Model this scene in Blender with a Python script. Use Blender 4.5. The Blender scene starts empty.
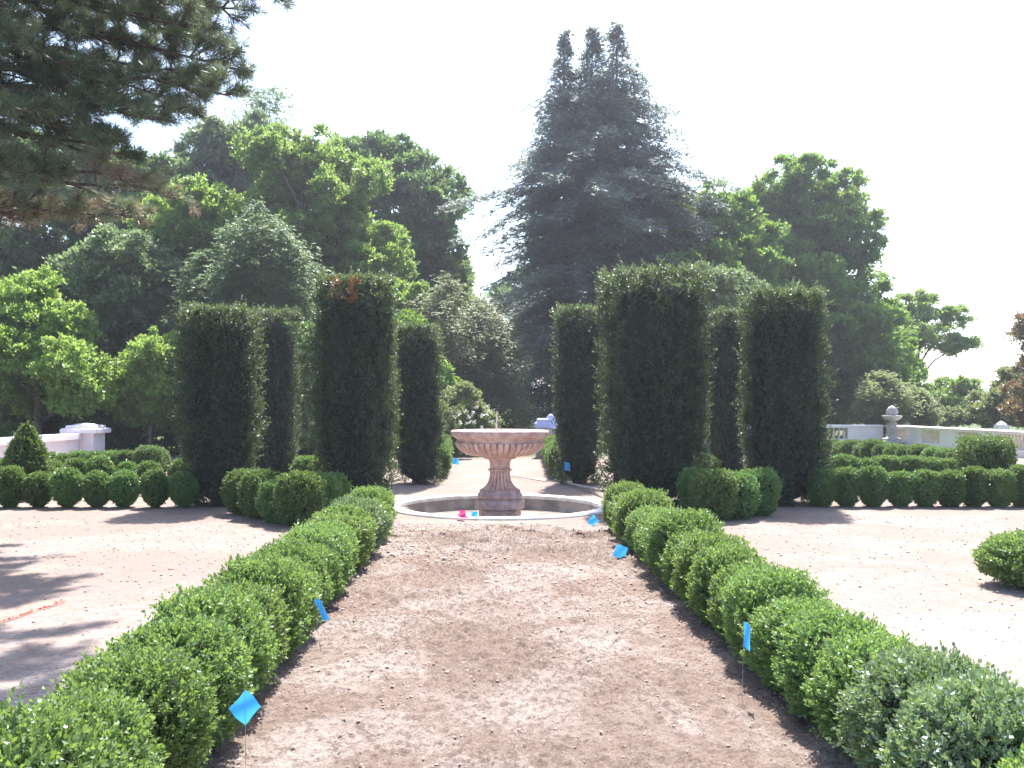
import bpy, math, random
import numpy as np
from mathutils import Vector
rng = np.random.default_rng(7); random.seed(7)
PI = math.pi
sc = bpy.context.scene
COL = sc.collection

# ------------------------------------------------------------------ camera / light / world
F = 900.0; HX = 490.0; HY = 407.0; EYE = 1.7
def X(px, D): return (px - HX) / F * D
def Z(py, D): return EYE - (py - HY) / F * D
def GD(py, z=0.0): return (EYE - z) * F / (py - HY)

cam_d = bpy.data.cameras.new('camera'); cam = bpy.data.objects.new('camera', cam_d); COL.objects.link(cam)
cam.location = (0, 0, EYE); cam.rotation_euler = (PI / 2, 0, 0)
cam_d.sensor_width = 36; cam_d.lens = F / 1024 * 36
cam_d.shift_x = (512 - HX) / 1024; cam_d.shift_y = (HY - 384) / 1024
cam_d.clip_start = 0.1; cam_d.clip_end = 3000
sc.camera = cam

EL, AZ = math.radians(58), math.radians(11)
sun_d = bpy.data.lights.new('sun', 'SUN'); sun_d.energy = 5.0; sun_d.angle = math.radians(0.55); sun_d.color = (1.0, .965, .935)
sun = bpy.data.objects.new('sun', sun_d); COL.objects.link(sun)
tosun = Vector((math.sin(AZ) * math.cos(EL), math.cos(AZ) * math.cos(EL), math.sin(EL)))
sun.rotation_euler = tosun.to_track_quat('Z', 'Y').to_euler(); sun.location = tosun * 60
w = bpy.data.worlds.new('World'); sc.world = w; w.use_nodes = True
nt = w.node_tree; bg = nt.nodes['Background']; sky = nt.nodes.new('ShaderNodeTexSky')
sky.sky_type = 'NISHITA'; sky.sun_disc = False; sky.sun_elevation = EL; sky.sun_rotation = AZ
sky.air_density = 1.0; sky.dust_density = 1.5; sky.ozone_density = 1.0
nt.links.new(sky.outputs[0], bg.inputs[0]); bg.inputs[1].default_value = 0.14
sc.view_settings.view_transform = 'Standard'; sc.view_settings.look = 'None'
sc.view_settings.exposure = 1.55; sc.view_settings.gamma = 1.0; sc.view_settings.use_curve_mapping = False
cy = sc.cycles; cy.max_bounces = 8; cy.diffuse_bounces = 6; cy.glossy_bounces = 2; cy.transmission_bounces = 4
cy.transparent_max_bounces = 4; cy.volume_bounces = 0; cy.use_denoising = True; cy.caustics_reflective = False
cy.caustics_refractive = False; cy.sample_clamp_indirect = 6

# ------------------------------------------------------------------ materials
def mat(name):
    m = bpy.data.materials.new(name); m.use_nodes = True
    return m, m.node_tree, m.node_tree.nodes['Principled BSDF'], m.node_tree.nodes['Material Output']
def mixcol(t, fac, a, b):
    n = t.nodes.new('ShaderNodeMix'); n.data_type = 'RGBA'
    for sock, v in ((n.inputs[0], fac), (n.inputs[6], a), (n.inputs[7], b)):
        if hasattr(v, 'links'): t.links.new(v, sock)
        else: sock.default_value = v if isinstance(v, (float, int)) else (*v, 1)
    return n.outputs[2]
def noise(t, scale, detail=4, rough=.55, vec=None, dist=0):
    n = t.nodes.new('ShaderNodeTexNoise'); n.inputs['Scale'].default_value = scale
    n.inputs['Detail'].default_value = detail; n.inputs['Roughness'].default_value = rough
    n.inputs['Distortion'].default_value = dist
    if vec: t.links.new(vec, n.inputs['Vector'])
    return n.outputs['Fac']
def ramp(t, fac, p0, p1):
    n = t.nodes.new('ShaderNodeMapRange'); n.interpolation_type = 'SMOOTHSTEP'
    n.inputs[1].default_value = p0; n.inputs[2].default_value = p1
    t.links.new(fac, n.inputs[0]); return n.outputs[0]
def math_(t, op, a, b):
    n = t.nodes.new('ShaderNodeMath'); n.operation = op
    for s, v in ((n.inputs[0], a), (n.inputs[1], b)):
        if hasattr(v, 'links'): t.links.new(v, s)
        else: s.default_value = v
    return n.outputs[0]
def pos(t, obj=False):
    if obj: return t.nodes.new('ShaderNodeTexCoord').outputs['Object']
    return t.nodes.new('ShaderNodeNewGeometry').outputs['Position']
def bump(t, p, h, strength, dist):
    b = t.nodes.new('ShaderNodeBump'); b.inputs['Strength'].default_value = strength; b.inputs['Distance'].default_value = dist
    t.links.new(h, b.inputs['Height']); t.links.new(b.outputs[0], p.inputs['Normal'])

def leafmat(name, a, b, c=None, cfrac=.12, rough=.42, trans=.35, tcol=None, spec=.5, objvar=0.0):
    """a..b leaf colours by the leaf's own tint, c an odd colour for a few leaves"""
    m, t, p, out = mat(name)
    at = t.nodes.new('ShaderNodeAttribute'); at.attribute_name = 'tint'
    col = mixcol(t, at.outputs['Fac'], a, b)
    if c:
        g = t.nodes.new('ShaderNodeMath'); g.operation = 'GREATER_THAN'; g.inputs[1].default_value = 1 - cfrac
        t.links.new(at.outputs['Fac'], g.inputs[0]); col = mixcol(t, g.outputs[0], col, c)
    if objvar:
        oi = t.nodes.new('ShaderNodeObjectInfo')
        hs = t.nodes.new('ShaderNodeHueSaturation')
        mr = t.nodes.new('ShaderNodeMapRange'); mr.inputs[3].default_value = .5 - .02 * objvar; mr.inputs[4].default_value = .5 + .015 * objvar
        t.links.new(oi.outputs['Random'], mr.inputs[0]); t.links.new(mr.outputs[0], hs.inputs['Hue'])
        m2 = t.nodes.new('ShaderNodeMapRange'); m2.inputs[3].default_value = 1 - .3 * objvar; m2.inputs[4].default_value = 1 + .25 * objvar
        mm = math_(t, 'FRACT', math_(t, 'MULTIPLY', oi.outputs['Random'], 7.13), 0)
        t.links.new(mm, m2.inputs[0]); t.links.new(m2.outputs[0], hs.inputs['Value'])
        t.links.new(col, hs.inputs['Color']); col = hs.outputs[0]
    t.links.new(col, p.inputs['Base Color']); p.inputs['Roughness'].default_value = rough
    p.inputs['Specular IOR Level'].default_value = spec
    if trans:
        tr = t.nodes.new('ShaderNodeBsdfTranslucent')
        tc = mixcol(t, .6, col, tcol or (.30, .42, .06)); t.links.new(tc, tr.inputs[0])
        mx = t.nodes.new('ShaderNodeMixShader'); mx.inputs[0].default_value = trans
        t.links.new(p.outputs[0], mx.inputs[1]); t.links.new(tr.outputs[0], mx.inputs[2]); t.links.new(mx.outputs[0], out.inputs[0])
    return m
def plain(name, a, b, scale=8, rough=.8, bs=.3, bd=.01, obj=True, detail=5, spec=.3, bscale=None):
    m, t, p, out = mat(name); v = pos(t, obj)
    n = noise(t, scale, detail, .6, v)
    t.links.new(mixcol(t, ramp(t, n, .35, .65), a, b), p.inputs['Base Color'])
    p.inputs['Roughness'].default_value = rough; p.inputs['Specular IOR Level'].default_value = spec
    if bs: bump(t, p, noise(t, bscale or scale * 5, 6, .7, v), bs, bd)
    return m

M = {}
M['box'] = leafmat('boxwood_leaves', (.09, .175, .06), (.21, .34, .12), (.34, .44, .23), .12, rough=.42, trans=.4, tcol=(.36, .50, .08), spec=.5, objvar=1.0)
M['box_far'] = leafmat('boxwood_leaves_in_beds', (.07, .15, .048), (.17, .29, .095), (.28, .36, .17), .12, rough=.42, trans=.32, spec=.5, objvar=1.0)
M['box_grey'] = leafmat('boxwood_leaves_greyish', (.12, .20, .10), (.25, .34, .20), (.48, .54, .44), .22, rough=.42, trans=.3, spec=.6, objvar=.5)
M['darkcore'] = plain('dark_core_fill', (.035, .035, .018), (.06, .05, .03), 30, .95, .8, .02)  # dark fill of the solid cores added inside bushes to stop light
M['bark'] = plain('bark', (.07, .055, .045), (.15, .12, .10), 6, .95, .9, .03)
M['yew'] = leafmat('yew_needles', (.018, .044, .028), (.045, .082, .048), (.11, .085, .05), .02, rough=.5, trans=.2, spec=.45)
M['yewtip'] = leafmat('yew_tips_painted_lit', (.045, .075, .05), (.115, .155, .11), rough=.45, trans=.3)  # paler green paints in the sunlight caught on the yew tops
M['yewdead'] = leafmat('dead_orange_yew_needles', (.26, .08, .04), (.42, .16, .09), trans=.2)
M['pine'] = leafmat('pine_needles', (.075, .12, .08), (.16, .215, .13), (.26, .17, .11), .06, rough=.38, trans=.3, tcol=(.28, .34, .14), spec=.6)
M['pinebrown'] = leafmat('brown_pine_needles', (.17, .15, .10), (.33, .22, .17), (.14, .19, .10), .4, rough=.6, trans=.35, tcol=(.4, .3, .2))
M['conifer'] = leafmat('cypress_sprays_glare_tint', (.135, .185, .15), (.23, .29, .215), (.36, .34, .26), .12, rough=.5, trans=.42, tcol=(.36, .42, .36), spec=.4)  # bluish tint painted in for the glare veiling this tree
M['hemlock'] = leafmat('hemlock_sprays', (.075, .14, .06), (.15, .235, .10), (.24, .33, .14), .1, rough=.5, trans=.4, tcol=(.26, .38, .12))
M['olive'] = leafmat('olive_conifer_sprays', (.13, .16, .07), (.22, .24, .12), rough=.55, trans=.25)
M['lightcon'] = leafmat('pale_juniper_sprays', (.17, .23, .09), (.28, .34, .15), rough=.5, trans=.5, tcol=(.44, .52, .2))
M['maple'] = leafmat('maple_leaves', (.07, .16, .03), (.15, .27, .06), (.23, .34, .08), .10, rough=.42, trans=.5, tcol=(.34, .50, .07))
M['mapleD'] = leafmat('dark_maple_leaves', (.065, .13, .045), (.125, .21, .075), (.16, .25, .09), .10, rough=.45, trans=.45, tcol=(.28, .42, .10))
M['light'] = leafmat('light_green_leaves', (.10, .19, .045), (.19, .30, .075), (.32, .42, .17), .08, rough=.42, trans=.5, tcol=(.40, .56, .10))
M['lime'] = leafmat('lime_green_leaves', (.14, .26, .055), (.25, .38, .09), (.42, .48, .28), .10, rough=.42, trans=.5, tcol=(.46, .62, .12))
M['greyg'] = leafmat('grey_green_leaves', (.09, .15, .07), (.18, .26, .12), (.36, .40, .28), .12, rough=.4, trans=.45, tcol=(.32, .42, .16))
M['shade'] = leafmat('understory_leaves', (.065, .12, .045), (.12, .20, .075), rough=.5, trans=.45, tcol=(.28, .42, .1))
M['redleaf'] = leafmat('red_brown_leaves', (.12, .12, .05), (.18, .22, .08), (.26, .12, .08), .2, rough=.45, trans=.35, tcol=(.4, .2, .1))
M['pale'] = leafmat('pale_distant_leaves', (.13, .19, .07), (.22, .28, .12), rough=.5, trans=.4, tcol=(.4, .46, .16))
M['petal'] = leafmat('white_flower_petals', (.62, .58, .52), (.8, .76, .72), rough=.5, trans=.3, tcol=(.8, .8, .75))
M['core'] = plain('green_dark_core', (.020, .034, .022), (.03, .045, .026), 12, .95, .8, .05)  # green version of the light-blocking core, shade put into its colour

# ground
m, t, p, out = mat('dusty_sandy_ground'); v = pos(t)
big = noise(t, .55, 5, .62, v, .6); med = noise(t, 3.2, 6, .7, v); fine = noise(t, 24, 6, .8, v); spk = noise(t, 8, 7, .85, v)
sq = t.nodes.new('ShaderNodeSeparateXYZ'); t.links.new(v, sq.inputs[0])
worn = ramp(t, math_(t, 'ADD', sq.outputs[1], math_(t, 'MULTIPLY', math_(t, 'ADD', big, math_(t, 'MULTIPLY', med, .5)), 12)), 17.6, 13.4)
c = mixcol(t, math_(t, 'ADD', math_(t, 'MULTIPLY', worn, .75), math_(t, 'MULTIPLY', ramp(t, big, .45, .6), .25)), (.235, .185, .162), (.47, .43, .415))
c = mixcol(t, math_(t, 'MULTIPLY', ramp(t, med, .5, .68), .55), c, (.30, .235, .19))
c = mixcol(t, math_(t, 'MULTIPLY', ramp(t, noise(t, 1.1, 6, .75, v), .55, .7), .55), c, (.42, .34, .20))
c = mixcol(t, math_(t, 'MULTIPLY', ramp(t, spk, .50, .58), .75), c, (.22, .155, .125))
c = mixcol(t, math_(t, 'MULTIPLY', ramp(t, fine, .42, .56), .7), c, (.24, .18, .15))
sx = t.nodes.new('ShaderNodeSeparateXYZ'); t.links.new(v, sx.inputs[0])
far = ramp(t, math_(t, 'ADD', sx.outputs[1], math_(t, 'MULTIPLY', med, 3)), 30.5, 33.5)
side = ramp(t, math_(t, 'ADD', math_(t, 'ABSOLUTE', sx.outputs[0], 0), math_(t, 'MULTIPLY', med, 3)), 20, 22)
gm = math_(t, 'MAXIMUM', far, side)
c = mixcol(t, gm, c, mixcol(t, med, (.06, .10, .03), (.12, .13, .06)))
t.links.new(c, p.inputs['Base Color']); p.inputs['Roughness'].default_value = .95; p.inputs['Specular IOR Level'].default_value = .15
bump(t, p, math_(t, 'ADD', math_(t, 'MULTIPLY', med, .6), math_(t, 'MULTIPLY', fine, .35)), .9, .035)
M['ground'] = m
m, t, p, out = mat('raked_path_soil'); v = pos(t)
n1 = noise(t, .9, 5, .65, v, .8); n2 = noise(t, 15, 7, .8, v); n3 = noise(t, 70, 5, .8, v)
c = mixcol(t, ramp(t, n1, .42, .64), (.30, .225, .18), (.46, .39, .345))
c = mixcol(t, math_(t, 'MULTIPLY', ramp(t, n2, .47, .60), .8), c, (.165, .11, .09))
c = mixcol(t, math_(t, 'MULTIPLY', ramp(t, n3, .42, .62), .5), c, (.15, .105, .085))
t.links.new(c, p.inputs['Base Color']); p.inputs['Roughness'].default_value = .95; p.inputs['Specular IOR Level'].default_value = .15
bump(t, p, math_(t, 'ADD', n2, math_(t, 'MULTIPLY', n3, .8)), .9, .028)
M['soil'] = m
M['clod'] = plain('soil_clods', (.33, .25, .21), (.43, .35, .30), 20, .95, .6, .01, obj=False)
M['pebble'] = plain('pale_stones', (.42, .36, .32), (.6, .54, .5), 20, .8, .3, .01, obj=False)
M['pool'] = plain('stained_pool_concrete', (.22, .18, .145), (.40, .34, .285), 2.5, .85, .5, .01, detail=8, bscale=20)
M['kerb'] = plain('pale_stone_kerb', (.64, .60, .56), (.80, .77, .73), 5, .85, .4, .006, detail=7, bscale=30)
M['granite'] = plain('pink_granite', (.42, .25, .22), (.60, .42, .37), 7, .6, .35, .006, detail=9, bscale=60)
M['granite2'] = plain('worn_mauve_granite', (.33, .22, .21), (.48, .36, .34), 9, .65, .4, .006, detail=9, bscale=60)
M['marble'] = plain('white_balustrade_stone', (.84, .75, .76), (.90, .82, .83), 1.5, .75, .25, .006, obj=False, detail=7, bscale=20)
M['balwarm'] = plain('cream_baluster_stone', (.62, .52, .42), (.72, .62, .52), 3, .75, .2, .006, obj=False)
M['urnst'] = plain('weathered_urn_stone', (.32, .29, .29), (.5, .45, .44), 9, .85, .4, .008, obj=False, bscale=30)
M['metal'] = plain('thin_grey_metal', (.45, .43, .42), (.55, .52, .5), 9, .45, 0)
M['hose'] = plain('dusty_pale_pipe', (.34, .28, .26), (.46, .40, .37), 9, .6, 0, obj=False)
M['tarp'] = plain('lavender_blue_tarp', (.40, .42, .72), (.52, .55, .82), 5, .6, .4, .02, bscale=8)
def flagm(name, c, tr):
    m, t, p, out = mat(name); p.inputs['Base Color'].default_value = (*c, 1); p.inputs['Roughness'].default_value = .45
    n = noise(t, 30, 3, .5, pos(t, True)); t.links.new(mixcol(t, n, c, [min(1, q * 1.25) for q in c]), p.inputs['Base Color'])
    b = t.nodes.new('ShaderNodeBsdfTranslucent'); b.inputs[0].default_value = (*tr, 1)
    mx = t.nodes.new('ShaderNodeMixShader'); mx.inputs[0].default_value = .4
    t.links.new(p.outputs[0], mx.inputs[1]); t.links.new(b.outputs[0], mx.inputs[2]); t.links.new(mx.outputs[0], out.inputs[0]); return m
M['blue'] = flagm('blue_plastic', (.04, .34, .74), (.06, .42, .9))
M['magenta'] = flagm('magenta_plastic', (.72, .04, .20), (.8, .08, .3))
M['whiteflag'] = flagm('pale_lilac_plastic', (.62, .6, .8), (.7, .7, .9))
M['ribbon'] = plain('red_orange_plastic', (.6, .06, .04), (.7, .16, .09), 8, .5, 0, obj=False)

# ------------------------------------------------------------------ mesh helpers
def tag(o, label=None, cat=None, group=None, kind=None):
    for k, v in (('label', label), ('category', cat), ('group', group), ('kind', kind)):
        if v: o[k] = v
    return o
def link(name, me, mats, parent=None, loc=None, smooth=False):
    o = bpy.data.objects.new(name, me); COL.objects.link(o)
    if not me.materials:
        for q in (mats if isinstance(mats, (list, tuple)) else [mats]): me.materials.append(M[q] if isinstance(q, str) else q)
    if smooth: me.polygons.foreach_set('use_smooth', [True] * len(me.polygons))
    if parent: o.parent = parent
    if loc is not None: o.location = loc
    return o
def thing(name, loc, label, cat, group=None, rz=0):
    o = bpy.data.objects.new(name, None); COL.objects.link(o); o.location = loc; o.rotation_euler = (0, 0, rz); o.empty_display_size = .2
    return tag(o, label, cat, group)
def quadmesh(name, V, Fq, tint=None, matidx=None):
    V = np.ascontiguousarray(V, np.float32).reshape(-1, 3); Fq = np.ascontiguousarray(Fq, np.int32).reshape(-1, 4)
    me = bpy.data.meshes.new(name); n = len(Fq)
    me.vertices.add(len(V)); me.vertices.foreach_set('co', V.ravel())
    me.loops.add(n * 4); me.loops.foreach_set('vertex_index', Fq.ravel())
    me.polygons.add(n); me.polygons.foreach_set('loop_start', np.arange(n, dtype=np.int32) * 4)
    if matidx is not None: me.polygons.foreach_set('material_index', np.ascontiguousarray(matidx, np.int32))
    if tint is not None:
        a = me.attributes.new('tint', 'FLOAT', 'FACE'); a.data.foreach_set('value', np.ascontiguousarray(tint, np.float32))
    me.update(calc_edges=True); return me
class MB:
    """collects polygons into one mesh"""
    def __init__(s): s.v = []; s.f = []; s.mi = []
    def add(s, vs, fs, mi=0):
        o = len(s.v); s.v += [tuple(q) for q in vs]; s.f += [[i + o for i in f] for f in fs]; s.mi += [mi] * len(fs)
    def box(s, x0, x1, y0, y1, z0, z1, b=0.0, mi=0):
        if b:
            v = []; 
            for z, i in ((z0, 0), (z1 - b, 0), (z1, b)): v += [(x0 + i, y0 + i, z), (x1 - i, y0 + i, z), (x1 - i, y1 - i, z), (x0 + i, y1 - i, z)]
            f = [[3, 2, 1, 0], [8, 9, 10, 11]]
            for k in (0, 4):
                for j in range(4): f.append([k + j, k + (j + 1) % 4, k + 4 + (j + 1) % 4, k + 4 + j])
        else:
            v = [(x0, y0, z0), (x1, y0, z0), (x1, y1, z0), (x0, y1, z0), (x0, y0, z1), (x1, y0, z1), (x1, y1, z1), (x0, y1, z1)]
            f = [[3, 2, 1, 0], [4, 5, 6, 7], [0, 1, 5, 4], [1, 2, 6, 5], [2, 3, 7, 6], [3, 0, 4, 7]]
        s.add(v, f, mi)
    def lathe(s, prof, n=32, c=(0, 0, 0), mod=None, caps=True, mi=0):
        v = []
        for k, (r, z) in enumerate(prof):
            for j in range(n):
                a = 2 * PI * j / n; rr = r * (mod(k, a) if mod else 1)
                v.append((c[0] + rr * math.cos(a), c[1] + rr * math.sin(a), c[2] + z))
        f = []
        for k in range(len(prof) - 1):
            for j in range(n): f.append([k * n + j, k * n + (j + 1) % n, (k + 1) * n + (j + 1) % n, (k + 1) * n + j])
        if caps:
            if prof[0][0] > 1e-4: f.append(list(range(n))[::-1])
            if prof[-1][0] > 1e-4: f.append([(len(prof) - 1) * n + j for j in range(n)])
        s.add(v, f, mi)
    def tube(s, pts, rads, n=7, mi=0):
        pts = [Vector(q) for q in pts]; v = []; 
        up = Vector((.13, .21, .97))
        for k, q in enumerate(pts):
            d = (pts[min(k + 1, len(pts) - 1)] - pts[max(k - 1, 0)]).normalized()
            a = d.cross(up); a = a.normalized() if a.length > 1e-3 else Vector((1, 0, 0)); b = d.cross(a)
            for j in range(n):
                an = 2 * PI * j / n; v.append(q + (a * math.cos(an) + b * math.sin(an)) * rads[k])
        f = []
        for k in range(len(pts) - 1):
            for j in range(n): f.append([k * n + j, k * n + (j + 1) % n, (k + 1) * n + (j + 1) % n, (k + 1) * n + j])
        f.append(list(range(n))[::-1]); f.append([(len(pts) - 1) * n + j for j in range(n)])
        s.add(v, f, mi)
    def mesh(s, name):
        me = bpy.data.meshes.new(name); me.from_pydata(s.v, [], s.f); me.update()
        if any(s.mi): me.polygons.foreach_set('material_index', s.mi)
        return me
    def build(s, name, mats, parent=None, loc=None, smooth=False): return link(name, s.mesh(name), mats, parent, loc, smooth)

def unit(a): return a / np.maximum(np.linalg.norm(a, axis=-1, keepdims=True), 1e-9)
def rdir(n): return unit(rng.normal(size=(n, 3)))
def leaves(P, Dr, S, L, W, cup=.12):
    """one pointed leaf per row: base P, along Dr, across S"""
    n = len(P); L = np.broadcast_to(np.asarray(L, float).reshape(-1, 1), (n, 1)); W = np.broadcast_to(np.asarray(W, float).reshape(-1, 1), (n, 1))
    N = np.cross(Dr, S); m = P + Dr * L * .48 + N * L * cup
    V = np.stack([P, m + S * W * .5, P + Dr * L, m - S * W * .5], axis=1)
    return V.reshape(-1, 3)
def sprigs(P, Dr, K, stem, L, W, spread=.9, jit=.3, tint=None, flat=None):
    """K leaves along each short stem starting at P in direction Dr -> verts, tints"""
    n = len(P); t = (np.arange(K)[None, :, None] + rng.random((n, K, 1))) / K
    st = np.broadcast_to(np.asarray(stem, float).reshape(-1, 1, 1), (n, 1, 1))
    base = P[:, None, :] + Dr[:, None, :] * st * t
    r = rng.normal(size=(n, K, 3)); Dk = Dr[:, None, :]
    rad = unit(r - (r * Dk).sum(-1, keepdims=True) * Dk)
    if flat is not None:
        fl = flat[:, None, :]; rad = unit(rad - (rad * fl).sum(-1, keepdims=True) * fl * .85)
    sp = spread * (1.15 - .75 * t)
    d = unit(Dk * np.cos(sp) + rad * np.sin(sp) + rng.normal(size=(n, K, 3)) * jit * .5)
    if flat is not None: S = unit(np.cross(d, np.broadcast_to(flat[:, None, :], d.shape) + rng.normal(size=d.shape) * .35))
    else: S = unit(np.cross(d, np.broadcast_to(Dk, d.shape) + rng.normal(size=d.shape) * jit))
    s = (.7 + .6 * rng.random((n * K,)))
    V = leaves(base.reshape(-1, 3), d.reshape(-1, 3), S.reshape(-1, 3), L * s, W * s)
    if tint is None: tint = rng.random(n)
    T = np.clip(np.repeat(tint, K) * .55 + rng.random(n * K) * .5, 0, 1)
    return V, T
def leafmesh(name, parts, core=None):
    """parts: list of (V, T, material index)"""
    V = np.concatenate([q[0] for q in parts]); T = np.concatenate([q[1] for q in parts])
    n = len(V) // 4; Fq = np.arange(n * 4).reshape(-1, 4)
    mi = np.concatenate([np.full(len(q[0]) // 4, q[2]) for q in parts])
    if core is not None:
        cv, cf, cm = core; Fq = np.concatenate([Fq, np.asarray(cf) + len(V)]); V = np.concatenate([V, cv])
        T = np.concatenate([T, np.zeros(len(cf))]); mi = np.concatenate([mi, np.full(len(cf), cm)])
    return quadmesh(name, V, Fq, T, mi)
def vnoise(P, seed=0, f=1.0):
    """cheap smooth pseudo noise from sines, roughly -1..1"""
    r = np.random.default_rng(seed); o = 0
    for k in range(5):
        d = r.normal(size=3); d /= np.linalg.norm(d); o = o + np.sin((P @ d) * f * (1 + .55 * k) * 2 + r.random() * 9) / (1 + .3 * k)
    return o / 2.6
def lumpcore(rf, H, nz=14, na=22):
    """closed quad mesh of the solid core added to stop light: radius function rf(a, u) for u = 0..1"""
    V = []; 
    for i in range(nz + 1):
        u = i / nz
        for j in range(na):
            a = 2 * PI * j / na; r = rf(a, u) * (1 if 0 < i < nz else .02)
            V.append((r * math.cos(a), r * math.sin(a), H * u))
    Fc = [(i * na + j, i * na + (j + 1) % na, (i + 1) * na + (j + 1) % na, (i + 1) * na + j) for i in range(nz) for j in range(na)]
    return np.array(V), Fc

# ------------------------------------------------------------------ setting: ground, soil, pool hole
FC = (0.17, 15.4); RP = 1.70; RK = 1.92      # fountain centre, pool inner radius, kerb outer radius
mb = MB(); radii = [RK - .05, 2.1, 2.5, 3.2, 4.2, 5.5, 7, 9, 11.5, 14.5, 18, 24, 34, 55, 100, 250, 600]; n = 96
vs = []; 
for r in radii:
    for j in range(n): vs.append((FC[0] + r * math.cos(2 * PI * j / n), FC[1] + r * math.sin(2 * PI * j / n), 0))
fs = [[k * n + j, k * n + (j + 1) % n, (k + 1) * n + (j + 1) % n, (k + 1) * n + j] for k in range(len(radii) - 1) for j in range(n)]
fs = [f[::-1] if False else f for f in fs]
mb.add(vs, fs); tag(mb.build('ground', 'ground'), kind='structure')

# path soil: real relief between the two hedges
nx, ny = 250, 620; x0, x1, y0, y1 = -1.78, 2.14, 1.2, 12.75
xs = np.linspace(x0, x1, nx); ys = np.linspace(y0, y1, ny); gx, gy = np.meshgrid(xs, ys)
P2 = np.stack([gx, gy, gx * 0], -1).reshape(-1, 3)
h = .012 * vnoise(P2, 1, 1.3) + .006 * vnoise(P2, 2, 6) + .004 * vnoise(P2, 3, 15)
rr = np.random.default_rng(5)
g = np.zeros((ny, nx)); 
for (amp, st) in ((.030, 1), (.034, 3), (.022, 7)):
    c = rr.random((ny // st + 3, nx // st + 3)); iy = np.arange(ny) / st; ix = np.arange(nx) / st
    a = iy.astype(int); b = ix.astype(int); fy = (iy - a)[:, None]; fx = (ix - b)[None, :]
    vv = (c[a][:, b] * (1 - fy) * (1 - fx) + c[a + 1][:, b] * fy * (1 - fx) + c[a][:, b + 1] * (1 - fy) * fx + c[a + 1][:, b + 1] * fy * fx)
    g += amp * (vv ** 2)
rough = (.6 + 1.0 * np.clip((gy - 5) / 7, 0, 1)) * (.75 + .5 * vnoise(P2, 8, .9).reshape(ny, nx))
edge = np.clip((gy.max() - gy) / .5, 0, 1) * np.clip((gx - x0) / .15, 0, 1) * np.clip((x1 - gx) / .15, 0, 1)
ripple = .22 * np.sin(gx * 3.1) + .12 * np.sin(gx * 8 + 1)
gyy = gy + np.clip((gy - 11.8), 0, 1) * ripple * 2.6 - .35 * np.clip(gy - 11.2, 0, 1) * np.abs(vnoise(P2, 21, 2.2).reshape(ny, nx))
hz = .005 + (h.reshape(ny, nx) * .7 + g * rough + .006) * edge
idx = np.arange(nx * ny).reshape(ny, nx)
Fq = np.stack([idx[:-1, :-1], idx[:-1, 1:], idx[1:, 1:], idx[1:, :-1]], -1).reshape(-1, 4)
me = quadmesh('path_soil', np.stack([gx, gyy, hz], -1), Fq)
soil = tag(link('path_soil', me, 'soil'), kind='structure')

# loose clods, one mass
def clods(name, mname, N, smin, smax, area, seed, zb=.012):
    r = random.Random(seed); V = []; Fs = []
    oc = [(1, 0, 0), (0, 1, 0), (-1, 0, 0), (0, -1, 0), (0, 0, .8), (0, 0, -.6), (.7, .7, .35), (-.7, .7, .3), (-.7, -.7, .35), (.7, -.7, .3)]
    of = [(0, 6, 4), (6, 1, 4), (1, 7, 4), (7, 2, 4), (2, 8, 4), (8, 3, 4), (3, 9, 4), (9, 0, 4), (0, 5, 6), (6, 5, 1), (1, 5, 7), (7, 5, 2), (2, 5, 8), (8, 5, 3), (3, 5, 9), (9, 5, 0)]
    for k in range(N):
        s = smin + (smax - smin) * r.random() ** 3.5; x, y = area(r); s *= min(1, max(.4, y / 9)); a = r.random() * 6.3; o = len(V)
        sx, sy, sz = s * (.7 + .6 * r.random()), s * (.6 + .6 * r.random()), s * (.45 + .4 * r.random())
        for q in oc:
            j = 1 + .5 * (r.random() - .5); X_, Y_ = q[0] * sx * j, q[1] * sy * j
            V.append((x + X_ * math.cos(a) - Y_ * math.sin(a), y + X_ * math.sin(a) + Y_ * math.cos(a), zb + q[2] * sz * j + sz * .2))
        Fs += [tuple(i + o for i in f) for f in of]
    me = bpy.data.meshes.new(name); me.from_pydata(V, [], Fs); me.update()
    return tag(link(name, me, mname), kind='stuff')
def path_area(r):
    y = 1.5 + 11.1 * r.random() ** .8
    return r.uniform(-1.4, 1.8), y
def rough_area(r):
    y = r.gauss(11.6, .9); return r.gauss(-.5, .8), min(y, 12.8)
def yard_area(r):
    y = 3 + 11 * r.random(); s = r.random() < .5
    return (-2.2 - 7 * r.random() if s else 2.4 + 8 * r.random()), y
tag(clods('soil_clods', 'clod', 12000, .004, .021, path_area, 1, .03), 'loose brown soil clods scattered over the path', 'soil clods')
tag(clods('rough_soil_clods', 'clod', 3200, .006, .030, rough_area, 2, .035), 'darker turned clods heaped near the pool end of the path', 'soil clods')
tag(clods('yard_crumbs', 'clod', 14000, .003, .018, yard_area, 3, .004), 'small crumbs and pebbles strewn over the sandy yards', 'soil crumbs')
tag(clods('pale_stones', 'pebble', 110, .006, .026, path_area, 4, .032), 'few pale stones lying among the path soil', 'stones')

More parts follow.
